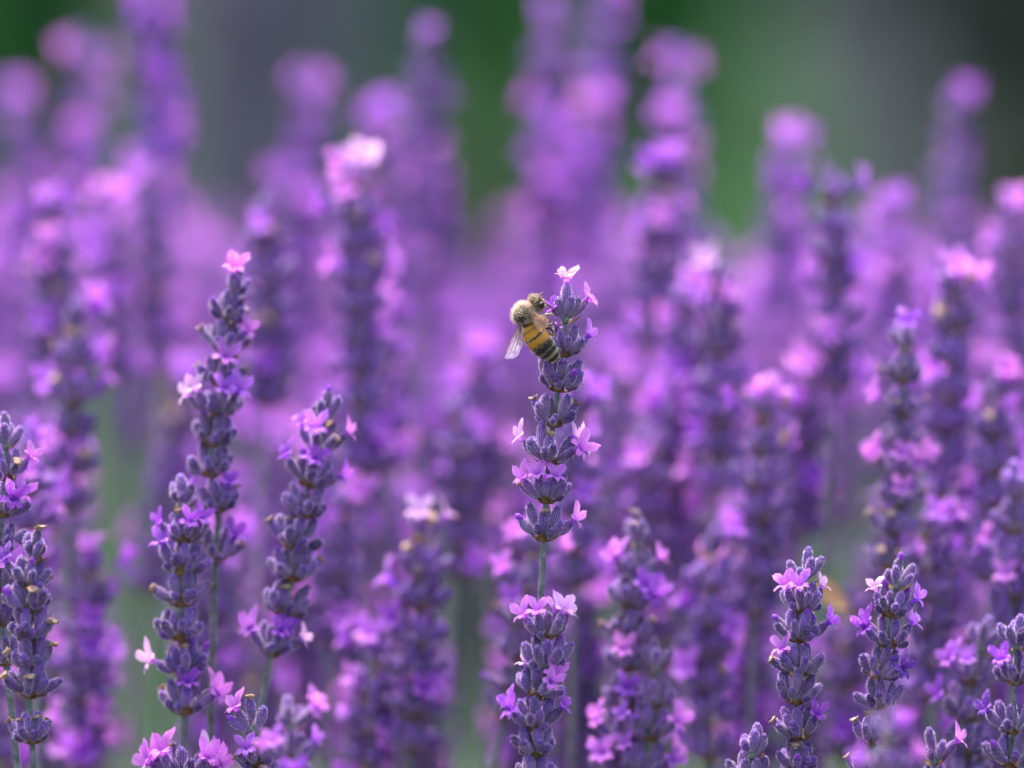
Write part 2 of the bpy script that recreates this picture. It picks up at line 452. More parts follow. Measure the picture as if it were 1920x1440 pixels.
            for _ in range(4):
                if q.random() < wither*.8:
                    Mf = T @ aim(q.uniform(0, 6.28), R(q.uniform(25, 60)), 0, sc, .9, .2) @ Matrix.Translation((0, 0, 4.4*MM))
                    link('withered_flower', q.choice(WITHER), root, Mf)
    return root

def column(x0, y0, x1, y1, depth, sp=66, q=rng):
    """evenly spaced whorl bases between two photo points"""
    L = math.hypot(x1-x0, y1-y0); n = max(2, int(round(L/(sp/depth)))+1)
    return [(x0+(x1-x0)*i/(n-1)+q.uniform(-3, 3), y0+(y1-y0)*i/(n-1)+q.uniform(-4, 4)) for i in range(n)]

# ------------------------------------------------------------------ the setting
def plane(name, x0, x1, y0, y1, z, mat, nx=40, ny=40, amp=0., sc=1., kind='structure'):
    b = MB(); rows = []
    for j in range(ny+1):
        y = y0+(y1-y0)*j/ny
        rows.append([b.vert((x0+(x1-x0)*i/nx, y, z+amp*noise.noise(Vector(((x0+(x1-x0)*i/nx)*sc, y*sc, 3))))) for i in range(nx+1)])
    b.grid(rows); return tag(link(name, b.mesh(name, [mat])), kind=kind)
M_LAWN = mat_noise('lawn_turf', (0.020, 0.048, 0.023), (0.038, 0.082, 0.036), 3, bump=.01, spec=0, rough=1)
M_SOIL = mat_noise('dark_soil', (0.035, 0.026, 0.018), (0.10, 0.075, 0.055), 30, bump=.01)
M_PATH = mat_noise('gravel', (0.075, 0.075, 0.085), (0.17, 0.17, 0.19), 40, bump=.01)
plane('lawn', -150, 150, -20, 300, 0, M_LAWN, 60, 60)
plane('soil', -2.5, 2.5, -.6, 1.15, .006, M_SOIL, 60, 30, .004, 6)
plane('path', -6, 6, 1.5, 2.6, .006, M_PATH, 50, 20, .002, 5)

tb = MB(); rows = []
for k in range(25):
    y = 5.5+k*1.0; wob = .05*math.sin(k*.7)
    rows.append([tb.vert(((px-960)*1e-4*(y+1)+wob, y, .008)) for px in (1480, 1600, 1720, 1850)])
tb.grid(rows); tag(link('track', tb.mesh('track', [mat_noise('track_grit', (0.013, 0.018, 0.019), (0.026, 0.031, 0.036), 12, bump=.005, spec=0, rough=1)])), kind='structure')

def grass():
    b = MB(); q = rng
    for _ in range(16000):
        y = q.uniform(2.7, 9.5); x = q.uniform(-.35, .35)*(y+1.5)
        if y > 5.4 and 515 < x/(y+1)*1e4 < 895: continue
        b.r = q.random(); b.spike((x, y, 0), (q.uniform(-.5, .5), q.uniform(-.5, .5), 1), q.uniform(.03, .08), .004)
    return b
M_GRASS = mat_noise('grass_blade', (0.022, 0.056, 0.025), (0.042, 0.094, 0.038), 2, spec=0, tr=.25, attr=True)
tag(link('grass', grass().mesh('grass', [M_GRASS])), 'short green grass beyond the lavender', 'grass', kind='stuff')

def foliage(b, c, rad, n, leaf, q, m=0, hole=.25):
    for _ in range(n):
        d = Vector((q.gauss(0, 1), q.gauss(0, 1), q.gauss(0, 1))).normalized()
        k = q.random()**.45
        nz = noise.noise(d*2.2+Vector(c))
        if nz < -hole and k > .6: continue
        p = Vector(c)+Vector((d.x*rad[0], d.y*rad[1], d.z*rad[2]))*k*(1+.35*nz)
        if p.z < 0: continue
        nrm = (d+Vector((q.uniform(-1, 1), q.uniform(-1, 1), q.uniform(-.3, 1)))).normalized()
        u = nrm.orthogonal().normalized(); u.rotate(Matrix.Rotation(q.random()*6.28, 3, nrm)); v = nrm.cross(u)
        s = leaf*q.uniform(.6, 1.3); b.r = q.random()
        i0 = b.vert(p-u*s); i1 = b.vert(p-v*s*.45+nrm*s*.1); i2 = b.vert(p+u*s); i3 = b.vert(p+v*s*.45+nrm*s*.1)
        b.face((i0, i1, i2, i3), m)

def shrub(label, x, y, w, h, mat, n=5200, leaf=.035, name='shrub', cat='shrub', d=None, trunk=.05):
    q = random.Random(int(x*100+y*10)); root = bpy.data.objects.new(name, None); COL.objects.link(root); root.location = (x, y, 0)
    tag(root, label, cat)
    b = MB(); foliage(b, (0, 0, h*.52), (w/2, (d or w)/2, h*.52), n, leaf, q)
    link('crown', b.mesh('crown', [mat], False), root)
    t = MB()
    t.tube([(0, 0, 0), (.02, 0, h*.25), (-.02, .01, h*.6)], [trunk, trunk*.8, trunk*.3], 8)
    for k in range(5):
        a = q.uniform(0, 6.28); t.tube([(0, 0, h*.2), (math.cos(a)*w*.2, math.sin(a)*w*.2, h*.45), (math.cos(a)*w*.36, math.sin(a)*w*.36, h*.75)], [trunk*.5, trunk*.35, trunk*.12], 6)
    link('trunk', t.mesh('trunk', [M_BARK]), root); return root
M_BARK = mat_noise('grey_bark', (0.07, 0.07, 0.075), (0.17, 0.165, 0.18), 25, bump=.01)
M_G1 = mat_noise('bright_leaf', (0.045, 0.15, 0.045), (0.09, 0.26, 0.07), 3, tr=.25, spec=.05, attr=True)
M_G2 = mat_noise('dark_leaf', (0.040, 0.052, 0.040), (0.07, 0.09, 0.07), 3, tr=.15, spec=.05, attr=True)
M_G3 = mat_noise('grey_leaf', (0.16, 0.19, 0.19), (0.27, 0.30, 0.30), 3, tr=.15, spec=.05, attr=True)
M_G4 = mat_noise('purple_grey_leaf', (0.24, 0.20, 0.25), (0.38, 0.32, 0.40), 3, tr=.15, spec=.05, attr=True)
def bx(px, d): return (px-960)*1e-4*d
shrub('mid green bushy shrub beyond the left end of the lavender', bx(60, 7), 6, .34, 1.0, M_G1, n=2000)
shrub('purplish grey upright shrub to the left of the bright lawn gap', bx(450, 5.5), 4.5, .17, .95, M_G4, n=1700)
shrub('slim slate grey shrub just left of the bright lawn gap', bx(640, 6.5), 5.5, .13, .95, M_G3, n=1800)
shrub('bright green leafy shrub in the gap left of centre', bx(900, 9.6), 8.6, .30, .8, M_G1, n=2600)
shrub('medium green shrub in the gap right of centre', bx(1230, 8.9), 7.9, .36, .8, M_G1, n=3400)
shrub('dusky green shrub beside the dark track at the right', bx(1880, 9), 8, .30, 1.0, M_G2, n=2400)
shrub('near black evergreen shrub at the right edge', bx(2060, 5.6), 4.5, .20, .95, M_G2, n=2600)
shrub('low dark shrub behind the middle of the lavender row', bx(925, 4), 3.0, .07, .40, M_G2, n=1200)
shrub('low black green shrub at the right end of the lavender row', bx(1900, 4), 3.0, .16, .41, M_G2, n=1500)
for i, (x, lab) in enumerate(((-3.4, 'broad dark tree at the left of the lawn'), (-.6, 'broad dark tree behind the middle of the lawn'), (2.4, 'broad dark tree at the right of the lawn'))):
    shrub(lab, x, 17+i*.6, 5.2, 5.5, M_G2, n=7000, leaf=.11, name='tree', cat='tree', trunk=.16)

# grey-green leaf mound the flower stalks grow from
def leaf_mound():
    b = MB(); q = random.Random(5)
    for _ in range(17000):
        x = q.uniform(-.62, .62); y = q.uniform(-.12, 1.05)
        h = .34*(1+.25*noise.noise(Vector((x*4, y*4, 0)))) * (1-.35*abs(y-.45))
        z = h*q.random()**.5; b.r = q.random()
        b.spike((x, y, z), (q.uniform(-.8, .8), q.uniform(-.8, .8), 1), q.uniform(.03, .055), .0016)
    return b
tag(link('lavender_leaves', leaf_mound().mesh('lavender_leaves', [M_LEAF])), 'narrow grey green lavender leaves at the foot of the stalks', 'leaves', kind='stuff')

# ------------------------------------------------------------------ lavender spikes
F = 'f'
make_spike('sharp lavender spike with the honeybee on it and a pale pink flower on top',
    [(1060, 598), (1057, 662), (1047, 726), (1037, 792), (1029, 862), (1024, 936), (1020, 1006)], 1.0,
    [(0, 100, 8, 'w', F), (0, 270, 3, 'l', 'b'), (0, 203, 48, 'v', F, .60), (0, 25, 46, 'p', F), (1, 5, 42, 'l', F), 
     (3, 165, 35, 'w', 'w'), (3, 20, 34, 'w', 'w'), (4, 183, 48, 'w', F), (4, 262, 12, 'w', 'w'), (4, 20, 52, 'w', F), (4, 8, 34, 'w', F), (4, 12, 30, 'v', 'b'), (4, 330, 60, 'p', F), (5, 200, 46, 'p', F),
     (5, 236, 30, 'p', F), (5, 295, 24, 'p', F), (5, 175, 56, 'w', 'w'),
     (5, 265, 30, 'p', 'b'), (2, 300, 48, 'v', 'b'), (6, -8, 50, 'p', F), (6, 262, 10, 'w', 'w'), (6, 172, 46, 'v', 'b')], wither=.04, seed=3, stemr=.66, extra=0)
make_spike('sharp lower lavender spike with two large pink flowers directly below the bee spike',
    [(1025, 1192), (1022, 1250), (1004, 1300), (1003, 1362), (1006, 1412), (1010, 1470), (1012, 1530)], .992,
    [(0, 190, 38, 'p', F), (0, 235, 26, 'p', F), (0, 5, 30, 'w', F), (0, 330, 18, 'w', F), (0, 50, 8, 'w', F), (0, 20, 16, 'p', F),
     (2, 190, 26, 'w', F), (2, 300, 25, 'p', F), (2, 290, 55, 'p', F), (3, 185, 42, 'v', F), (3, -5, 45, 'v', F), (3, 215, 50, 'v', F)],
    wither=.03, seed=8, extra=0, top_first=False, stemr=.6)
make_spike('sharp lavender spike right of centre with pink flowers under three bare tip buds',
    [(1507, 1088), (1505, 1142), (1497, 1197), (1498, 1260), (1490, 1312), (1498, 1379), (1494, 1440), (1494, 1500)], 1.0,
    [(1, 205, 30, 'p', F), (1, 255, 30, 'l', F), (1, 10, 28, 'w', F), (2, 0, 42, 'v', F), (2, 185, 45, 'v', 'b'), (3, 190, 60, 'w', 'w'), (5, 180, 46, 'w', 'w'), (5, 0, 44, 'w', 'w'), (6, 250, 15, 'w', 'w')],
    wither=.04, seed=15, extra=.12)
make_spike('sharp lavender spike at lower right with violet flowers and a small tip bud cluster',
    [(1681, 1098), (1669, 1150), (1665, 1208), (1646, 1266), (1651, 1322), (1635, 1391), (1632, 1455), (1630, 1520)], 1.002,
    [(1, 178, 35, 'w', F), (1, -15, 40, 'l', F), (2, 190, 40, 'v', F), (2, 210, 55, 'v', F), (2, 5, 36, 'l', F), (3, 300, 30, 'd', 'b'), (3, 310, 60, 'd', F), (5, 185, 40, 'w', 'w'), (5, -5, 36, 'w', 'w')],
    wither=.03, seed=22, extra=0, wsc=.95)
make_spike('dark purple lavender spike cut by the right edge of the picture',
    [(1906, 1212), (1903, 1276), (1899, 1368), (1893, 1430), (1893, 1500)], .992, [(1, 230, 40, 'v', F), (1, 300, 50, 'd', F), (2, 190, 50, 'd', F)], wither=.08, seed=31)
make_spike('fairly sharp lavender spike at lower left with tan withered flowers and bare stalk below',
    [(60, 1046), (50, 1097), (58, 1142), (50, 1194), (61, 1250), (54, 1300), (60, 1386)], .99,
    [(3, 5, 40, 'w', 'w'), (4, 350, 42, 'w', 'w'), (4, 190, 40, 'w', 'w'), (6, 290, 18, 'w', 'w'), (1, 190, 45, 'd', F)], wither=.1, seed=40, extra=0)
make_spike('lavender spike cut by the left edge with a bright pink flower beside the sharper one',
    [(10, 835), (14, 893), (4, 962), (0, 1030), (2, 1100), (0, 1165), (12, 1240)], 1.008,
    [(1, -10, 45, 'p', F), (1, 300, 60, 'w', 'w'), (2, 200, 40, 'l', F), (2, 290, 55, 'v', F), (4, 300, 30, 'p', F), (4, 340, 35, 'p', F), (5, 290, 30, 'w', 'w')], wither=.1, seed=47, stemr=.75)
make_spike('tall lavender spike left of centre tipped by one glowing pink flower',
    [(440, 554), (425, 598), (416, 652), (410, 715), (408, 775), (396, 828), (396, 886), (410, 954), (404, 1048)], 1.022,
    [(0, 200, 17, 'w', F), (0, 240, 28, 'p', F), (4, 180, 50, 'w', F), (4, 290, 30, 'l', F), (4, 330, 36, 'l', F), (4, 200, 30, 'w', F), (7, 5, 30, 'w', 'w'), (8, 0, 50, 'w', 'w'), (2, 175, 50, 'w', 'w'), (3, -5, 50, 'w', 'w')], wither=.12, seed=53, stemr=.7)
make_spike('stout lavender spike before the tall left one, lowest whorls in pink flower',
    [(340, 948), (346, 1012), (340, 1069), (342, 1129), (338, 1194), (348, 1260), (346, 1331)], 1.014,
    [(1, 185, 40, 'v', F), (1, 330, 36, 'v', F), (1, 290, 45, 'v', F), (3, 180, 55, 'w', 'w'), (3, 0, 48, 'w', 'w'), (5, 188, 56, 'w', F), (6, 5, 40, 'p', F), (6, 345, 60, 'p', F), (6, 280, 22, 'v', F), (6, 150, 48, 'w', 'w'), (5, 280, 12, 'w', 'w')], wither=.08, seed=60, wsc=1.04, stemr=.75)
make_spike('leaning lavender spike between the tall left spike and the centre, buds at its tip',
    [(606, 790), (598, 842), (578, 906), (572, 964), (550, 1022), (550, 1082), (529, 1147), (509, 1222)], 1.02,
    [(1, 185, 30, 'l', F), (1, 0, 40, 'p', F), (2, -5, 50, 'v', F), (2, 185, 45, 'v', F), (4, 180, 55, 'w', 'w'), (5, 0, 50, 'w', 'w'), (7, 190, 45, 'p', F), (7, 215, 55, 'p', F), (7, 5, 45, 'w', F), (7, 280, 30, 'v', F), (7, 300, 18, 'v', F), (6, 255, 15, 'w', 'w')], wither=.08, seed=66, wsc=1.05, stemr=.75)
make_spike('lavender spike right of the bee spike with a pink flower each side of its top',
    [(1195, 1018), (1194, 1079), (1180, 1134), (1178, 1195), (1175, 1252), (1171, 1322), (1160, 1385), (1155, 1450), (1150, 1510)], 1.036,
    [(1, 185, 42, 'p', F), (1, 5, 42, 'p', F), (1, 170, 25, 'p', F), (2, 290, 40, 'v', F), (2, 310, 55, 'v', F), (3, 180, 56, 'w', 'w'), (3, 0, 40, 'w', 'w'), (6, 190, 40, 'p', F), (6, 210, 60, 'p', F), (5, 270, 50, 'v', F), (7, 230, 45, 'l', F)], wither=.08, seed=72)
make_spike('lavender spike crowding the right side of that flanked spike near the bottom edge',
    [(1230, 1252), (1228, 1320), (1218, 1382), (1205, 1445), (1200, 1510)], 1.03, [(2, 0, 40, 'p', F), (3, 5, 40, 'p', F), (3, 200, 40, 'l', F), (2, 190, 50, 'l', F), (3, 330, 55, 'l', F)], wither=.05, seed=78, wsc=1.05)
make_spike('blurred lavender spike just behind the bare stalk of the bee spike with pink flowers',
    [(1000, 1040), (985, 1105), (975, 1170), (965, 1232), (960, 1290), (945, 1345)], 1.055,
    [(0, 190, 60, 'p', F), (0, 215, 40, 'p', F), (0, 0, 60, 'p', F), (1, 195, 50, 'p', F), (1, 175, 60, 'l', F), (2, 175, 60, 'w', 'w'), (4, 180, 70, 'v', 'b')], wither=.12, seed=85, detail=True)
make_spike('lavender spike at the bottom edge with large pink flowers beside a stalk',
    [(345, 1462), (342, 1520)], 1.004, [(0, 185, 45, 'p', F), (0, 165, 30, 'p', F), (0, 210, 35, 'p', F), (0, 0, 40, 'p', F), (0, -15, 55, 'p', F), (0, 10, 25, 'w', F), (0, 320, 40, 'p', F), (0, 180, 60, 'p', F)], wither=.2, seed=91, top_first=False, wsc=1.1)
make_spike('small lavender spike near the bottom left with one upright pink flower at its tip',
    [(476, 1372), (486, 1432), (492, 1490)], 1.0, [(0, 200, 20, 'p', F), (0, 190, 50, 'v', 'b'), (0, 280, 10, 'w', 'w'), (1, 250, 40, 'l', F)], wither=.1, seed=97)
make_spike('soft foreground lavender spike at bottom left with pale fuzzy buds',
    [(545, 1362), (548, 1425), (545, 1490)], .962, [(0, 0, 40, 'p', F), (0, -20, 60, 'p', F), (1, 0, 45, 'l', F), (1, 230, 40, 'l', F), (1, 190, 50, 'p', F)], wither=.0, seed=102)
make_spike('strongly blurred foreground lavender spike at the bottom in front of the lower right spike',
    [(1665, 1385), (1668, 1455), (1670, 1520)], .93, [(1, 0, 45, 'p', F), (1, 190, 45, 'l', F), (0, 300, 60, 'v', F)], wither=.0, seed=108)
make_spike('blurred lavender spike beside the right edge one with violet flowers on its left',
    [(1838, 1214), (1822, 1278), (1815, 1345), (1808, 1410), (1800, 1470)], 1.03,
    [(1, 180, 40, 'l', F), (1, 200, 60, 'l', F), (2, 185, 50, 'v', F), (1, 0, 40, 'p', F), (1, 240, 40, 'l', F)], wither=.05, seed=113, wsc=1.1)
make_spike('top of a lavender spike at the bottom edge left of the sharp right spikes',
    [(1410, 1415), (1404, 1470), (1400, 1530)], 1.0, [], wither=.0, seed=118)
make_spike('top of a lavender spike peeking in at the bottom edge right of the foreground blur',
    [(1752, 1426), (1756, 1490)], 1.003, [(0, 0, 50, 'p', F)], wither=.0, seed=121)
make_spike('blurred spike at right with pale buds on top and pink flowers midway',
    [(1696, 655), (1694, 711), (1692, 775), (1688, 832), (1685, 890), (1683, 945), (1672, 1000), (1665, 1060)], 1.05,
    [(0, 270, 20, 'v', F), (2, 185, 50, 'p', F), (4, 200, 45, 'p', F), (4, 180, 40, 'p', F), (4, 270, 40, 'p', F), (4, 345, 45, 'p', F), (4, 300, 60, 'p', F), (1, 180, 60, 'w', 'w'), (2, 0, 50, 'w', 'w'), (6, 185, 50, 'w', 'w'), (6, 250, 40, 'w', 'w'), (6, 0, 40, 'w', 'w'), (5, 350, 55, 'w', 'w'), (7, 0, 50, 'p', F)], wither=.15, seed=127)

# (label, top x, y, bottom x, y, depth, tip tints, density of open flowers, seed)
SOFT = [
 ('blurred lavender spike at right topped by two upright pink flowers', 1785, 555, 1770, 1000, 1.085, 'pp', .14, 1),
 ('blurred lavender spike with stacked pale whorls rising right of the second green gap', 1567, 380, 1560, 720, 1.105, '', .10, 2),
 ('tall blurred lavender spike left of centre crowned by pale pink flowers', 666, 350, 680, 880, 1.10, 'wwp', .16, 3),
 ('blurred bare budded lavender spike just behind the glowing tipped one', 500, 412, 500, 760, 1.115, '', .10, 4),
 ('blurred lavender spike below centre left with twin white pink flowers on top', 795, 1010, 770, 1400, 1.06, 'ww', .12, 5),
 ('blurred lavender spike with a pink crown in the left part of the field', 140, 620, 130, 950, 1.085, 'pl', .25, 6),
 ('blurred lavender spike tipped by a round white pink glow right of the bee', 1350, 535, 1345, 920, 1.10, 'w', .10, 7),
 ('blurred lavender spike with lilac tip standing before the second green gap', 1238, 345, 1220, 640, 1.135, 'll', .10, 8),
 ('blurred lavender spike with two lilac tip flowers near the left edge', 97, 425, 100, 700, 1.125, 'lv', .10, 9),
 ('tallest blurred lavender spike reaching past the top edge on the left', 292, -40, 290, 420, 1.215, 'l', .55, 10),
 ('slender far lavender spike left of the tallest one', 165, 120, 165, 420, 1.25, '', .4, 11),
 ('far lavender spike with a round lilac head over the grey gap', 577, 190, 575, 560, 1.25, 'll', .12, 12),
 ('far lavender spike whose round lilac tip stands against the bright green', 800, 100, 790, 420, 1.215, 'l', .10, 13),
 ('far lavender spike in the clump under the round tip against the green', 735, 245, 730, 600, 1.24, 'l', .5, 14),
 ('far lavender spike right in that clump beside the dark gap', 815, 310, 800, 620, 1.25, 'l', .4, 15),
 ('far lavender spike left of the pair touching the top edge near the middle', 1030, 60, 1035, 420, 1.25, 'l', .12, 16),
 ('far lavender spike cut by the top edge near the middle', 1132, 10, 1110, 420, 1.245, 'll', .15, 17),
 ('far lavender spike with a dense violet head between the two green gaps', 1110, 215, 1090, 500, 1.235, 'll', .6, 18),
 ('far lavender spike leaning into that dense violet head from the left', 1020, 270, 1030, 560, 1.24, 'll', .5, 19),
 ('far lavender spike standing alone against the second green gap', 1272, 140, 1265, 470, 1.225, 'v', .3, 20),
 ('far lavender spike with a dusky tip against the dark grey background', 1475, 285, 1450, 640, 1.21, '', .35, 21),
 ('far lavender spike with a round lilac head high on the right', 1790, 220, 1785, 560, 1.23, 'll', .12, 22),
 ('blurred lavender spike with a lilac head cut by the right edge', 1905, 430, 1900, 760, 1.15, 'pp', .15, 23),
 ('blurred lavender spike with large pink flowers right of centre', 1430, 790, 1420, 1150, 1.075, 'pwp', .14, 24),
 ('blurred lavender spike with a bright flower behind the right centre one', 1515, 720, 1500, 1000, 1.115, 'pl', .2, 25),
 ('blurred lavender spike with two flower tufts near the right edge', 1865, 750, 1860, 1080, 1.075, 'pp', .15, 26),
 ('blurred lavender spike near the right edge above the cut dark one', 1900, 930, 1895, 1180, 1.05, '', .2, 27),
 ('dusky blurred lavender spike left of the bee spike at mid height', 862, 790, 860, 1080, 1.115, '', .15, 28),
 ('blurred lavender spike behind the flanked one with magenta flowers', 1335, 1040, 1325, 1420, 1.07, 'lp', .22, 29),
 ('blurred lavender spike at the left with one bright flower above dark whorls', 165, 1080, 150, 1440, 1.075, 'p', .2, 30),
 ('blurred dark lavender spike behind the leaning one', 640, 970, 620, 1200, 1.095, '', .08, 31),
 ('blurred lavender spike at bottom left of centre with lilac flowers on its side', 700, 1240, 690, 1500, 1.065, 'l', .22, 32),
 ('blurred lavender spike between the bee spike and the flanked one', 1080, 780, 1075, 1090, 1.075, 'pp', .2, 33),
 ('blurred lavender spike below the white pink glow with violet flowers', 1250, 800, 1255, 1050, 1.115, 'pp', .4, 34),
 ('far lavender spike near the top left corner of the field', 40, 205, 45, 560, 1.28, 'v', .4, 35),
 ('blurred lavender spike with a pink tip left of the grey gap', 205, 400, 215, 700, 1.17, 'p', .25, 36),
 ('blurred pale budded lavender spike under the tallest one', 285, 360, 285, 700, 1.19, '', .15, 37),
 ('far lavender spike left of the crowned one under the round lilac head', 545, 360, 545, 700, 1.24, 'v', .45, 38),
 ('blurred lavender spike right of the bee with a tall pink flower column', 1285, 590, 1280, 860, 1.12, 'pp', .4, 39),
 ('blurred lavender spike between the pale whorled one and the right lilac head', 1680, 420, 1675, 760, 1.19, 'l', .5, 40),
 ('blurred lavender spike directly above the sharp lower right one', 1745, 1010, 1740, 1300, 1.06, 'p', .2, 41),
 ('blurred lavender spike between the two sharp lower right ones', 1590, 1150, 1580, 1420, 1.09, '', .15, 42),
 ('blurred lavender spike right of the tall crowned one holding a flower column', 715, 620, 720, 880, 1.13, 'pp', .3, 43),
 ('blurred lavender spike left of the bee with soft lilac flowers', 900, 690, 905, 960, 1.16, 'lp', .3, 44),
 ('blurred lavender spike at far left between the pink crown and the sharp one', 55, 860, 60, 1060, 1.06, 'v', .25, 45),
]
for lab, x0, y0, x1, y1, d, tip, af, sd_ in SOFT:
    d = d if d < 1.2 else 1.2+(d-1.2)*1.7
    far = d > 1.16
    make_spike(lab, column(x0, y0, x1, y1, d), d, (), wither=.08, detail=False, seed=1000+sd_, haze_lift=1.0 if d < 1.2 else 1.35, tip=tip, autoflower=min(.85, af*1.4+(.06 if far else .04)), wsc=.88 if far else 1.0, tints='lpv' if d < 1.15 else 'lpl')

# the crowd behind: nothing tells one from another
GAPS = ((170, 290), (830, 940), (1525, 1610), (1085, 1140), (430, 480), (1260, 1310))
qf = random.Random(77); BANDS = (('out of focus lavender spike in the near part of the dense crowd', 'near crowd of blurred lavender spikes'),
   ('out of focus lavender spike in the middle of the dense crowd', 'middle crowd of blurred lavender spikes'),
   ('out of focus lavender spike at the back of the dense crowd', 'back crowd of blurred lavender spikes'))
for i in range(170):
    u = (i+.5)/170; d = 1.10+.62*u**1.15
    px = (i*0.618034*2140) % 2140 - 110
    top = 930-500*min(1, u*1.6)+qf.uniform(-90, 130)
    if d > 1.2: top = max(top, 440 + (60 if 830 < px < 960 or 1330 < px < 1420 else 0)+qf.uniform(0, 120))
    if px < 330: top -= 90*u
    if u < .35 and i % 3 == 0: top += 230
    L = qf.uniform(340, 560)/d
    if d < 1.35 and any(a-20 < px < b+20 for a, b in GAPS[:2 if d > 1.2 else 3]): continue
    if d >= 1.35: L *= .8
    k = 0 if u < .3 else 1 if u < .65 else 2
    sway = qf.uniform(-95, 95)
    make_spike(BANDS[k][0], column(px, top, px+sway, top+L, d, 66, qf), d, (), wither=.06, detail=False, seed=3000+i,
               tip=qf.choice(('', 'l', 'pl', 'p')), autoflower=qf.uniform(.12, .45)+.25*u, wsc=qf.uniform(.85, 1.05), label_group=BANDS[k][1], tints='lvlp')

for i in range(22):
    d = qf.uniform(1.07, 1.2); px = (i*0.618034*2100+300) % 2100 - 90
    top = qf.uniform(1010, 1330)
    if any(a < px < b for a, b in GAPS): continue
    make_spike('out of focus short lavender spike low in the gaps between the sharp ones', column(px, top, px+qf.uniform(-30, 30), top+qf.uniform(330, 460), d, 66, qf), d, (), wither=.10,
               detail=False, seed=5000+i, tip=qf.choice(('', 'l', 'p', 'v')), autoflower=qf.uniform(.05, .3), wsc=1.0, label_group='low blurred lavender spikes', tints='lvp')

# ------------------------------------------------------------------ honeybee
def mat_bee():
    b = NB('bee_body'); t, belly = b.attr('t'), b.attr('rib')
    n1 = b.noise(1500, 3)
    tt = b.math('ADD', t, b.math('MULTIPLY', b.math('SUBTRACT', n1, .5), .045))
    cr = b.n('ShaderNodeValToRGB'); b.l(tt, cr.inputs[0]); e = cr.color_ramp; e.interpolation = 'LINEAR'
    OR, DK, BR, PA = (0.62, 0.26, 0.02), (0.018, 0.012, 0.008), (0.12, 0.05, 0.02), (0.26, 0.21, 0.16)
    stops = [(0, DK), (.50, DK), (.54, BR), (.575, OR), (.640, OR), (.647, BR), (.655, OR), (.692, OR), (.699, DK), (.707, DK), (.714, OR), (.748, (0.52, .20, .02)), (.764, DK), (.853, DK), (.866, PA), (.876, PA), (.892, DK), (.925, DK), (.935, (.2, .16, .12)), (.95, DK)]
    e.elements[0].position = 0; e.elements[0].color = (*DK, 1); e.elements[1].position = 1; e.elements[1].color = (*DK, 1)
    for p, c in stops[1:]: e.elements.new(p).color = (*c, 1)
    c = b.mix(b.math('MULTIPLY', b.ramp(belly, .45, .9), .8), cr.outputs[0], (0.24, 0.20, 0.16))
    return b.out(b.bsdf(b.mix(b.math('MULTIPLY', b.ramp(b.noise(2600, 4), .5, .8), .45), c, (0.16, 0.09, 0.04)), .5, .3, .2, (1, .9, .7), n1, 5e-5, .4))
M_BEE = mat_bee()
M_FUR = mat_hair('bee_fur_pale', (0.85, 0.76, 0.64), .45)
M_FURB = mat_hair('bee_fur_brown', (0.42, 0.26, 0.13), .3)
M_FURD = mat_hair('bee_fur_dark', (0.16, 0.10, 0.05), .2)
M_EYE = mat_noise('bee_eye', (0.01, 0.009, 0.012), (0.02, 0.017, 0.022), 4000, rough=.22, spec=.6, bump=2e-5)
M_LEG = mat_noise('bee_leg', (0.05, 0.028, 0.015), (0.16, 0.09, 0.045), 2500, rough=.4, spec=.5, bump=3e-5)
M_LEGP = mat_noise('bee_leg_pale', (0.30, 0.24, 0.17), (0.55, 0.47, 0.36), 2500, rough=.4, spec=.5, bump=3e-5)
def mat_wing(name, col, fac):
    b = NB(name); n1 = b.noise(1600, 3)
    p = b.bsdf(col, .22, .7, 0, (1, 1, 1), n1, 6e-5, .6)
    p = b.transl(p, col, .5)
    tr = b.n('ShaderNodeBsdfTransparent'); m = b.n('ShaderNodeMixShader')
    b.l(b.math('ADD', fac, b.math('MULTIPLY', n1, .15)), m.inputs[0]); b.l(tr.outputs[0], m.inputs[1]); b.l(p, m.inputs[2])
    return b.out(m.outputs[0])
M_WING = mat_wing('wing_film', (0.85, 0.72, 0.84), .24)
M_WINGB = mat_wing('wing_film_tan', (0.60, 0.33, 0.20), .58)
M_VEIN = mat_noise('wing_vein', (0.20, 0.10, 0.06), (0.38, 0.22, 0.14), 2000)

BEE0 = at(983, 591, .9955)
def bp(px, py, y=0.):        # photo point -> millimetres in the bee's own frame
    return Vector(((px-983)*.1, y, -(py-591)*.1))
bee = bpy.data.objects.new('honeybee', None); COL.objects.link(bee); bee.location = BEE0
tag(bee, 'honeybee with orange and black banded abdomen clinging to the upper left of the sharp spike', 'bee')
SP = [  # px, py, depth(mm), half width, half thickness
 (1015, 562, .9, .25, .3), (1012.5, 563.5, .8, .95, .9), (1009, 566, .5, 1.45, 1.25), (1004.5, 569, .3, 1.65, 1.35), (1000.5, 572, .15, 1.35, 1.05),
 (998, 574.5, .1, .75, .7), (995.5, 577, .0, 1.05, 1.1), (991, 581, -.1, 1.85, 1.8), (986, 587, -.2, 2.15, 2.0), (983, 594, -.2, 2.15, 1.95),
 (983, 601, -.1, 1.7, 1.55), (984.5, 606, .0, .75, .8), (987, 609.5, .1, .8, .8), (990, 613, .1, 1.55, 1.45), (994, 618, .0, 1.95, 1.75), (1000.5, 627, -.1, 2.2, 1.95),
 (1008, 637, -.2, 2.28, 2.0), (1016, 647, -.2, 2.2, 1.95), (1024, 655.5, -.1, 2.0, 1.75), (1032, 663.5, .0, 1.65, 1.45), (1039, 670.5, .1, 1.15, 1.05), (1043.5, 675, .15, .65, .6), (1046, 677.5, .2, .1, .1)]
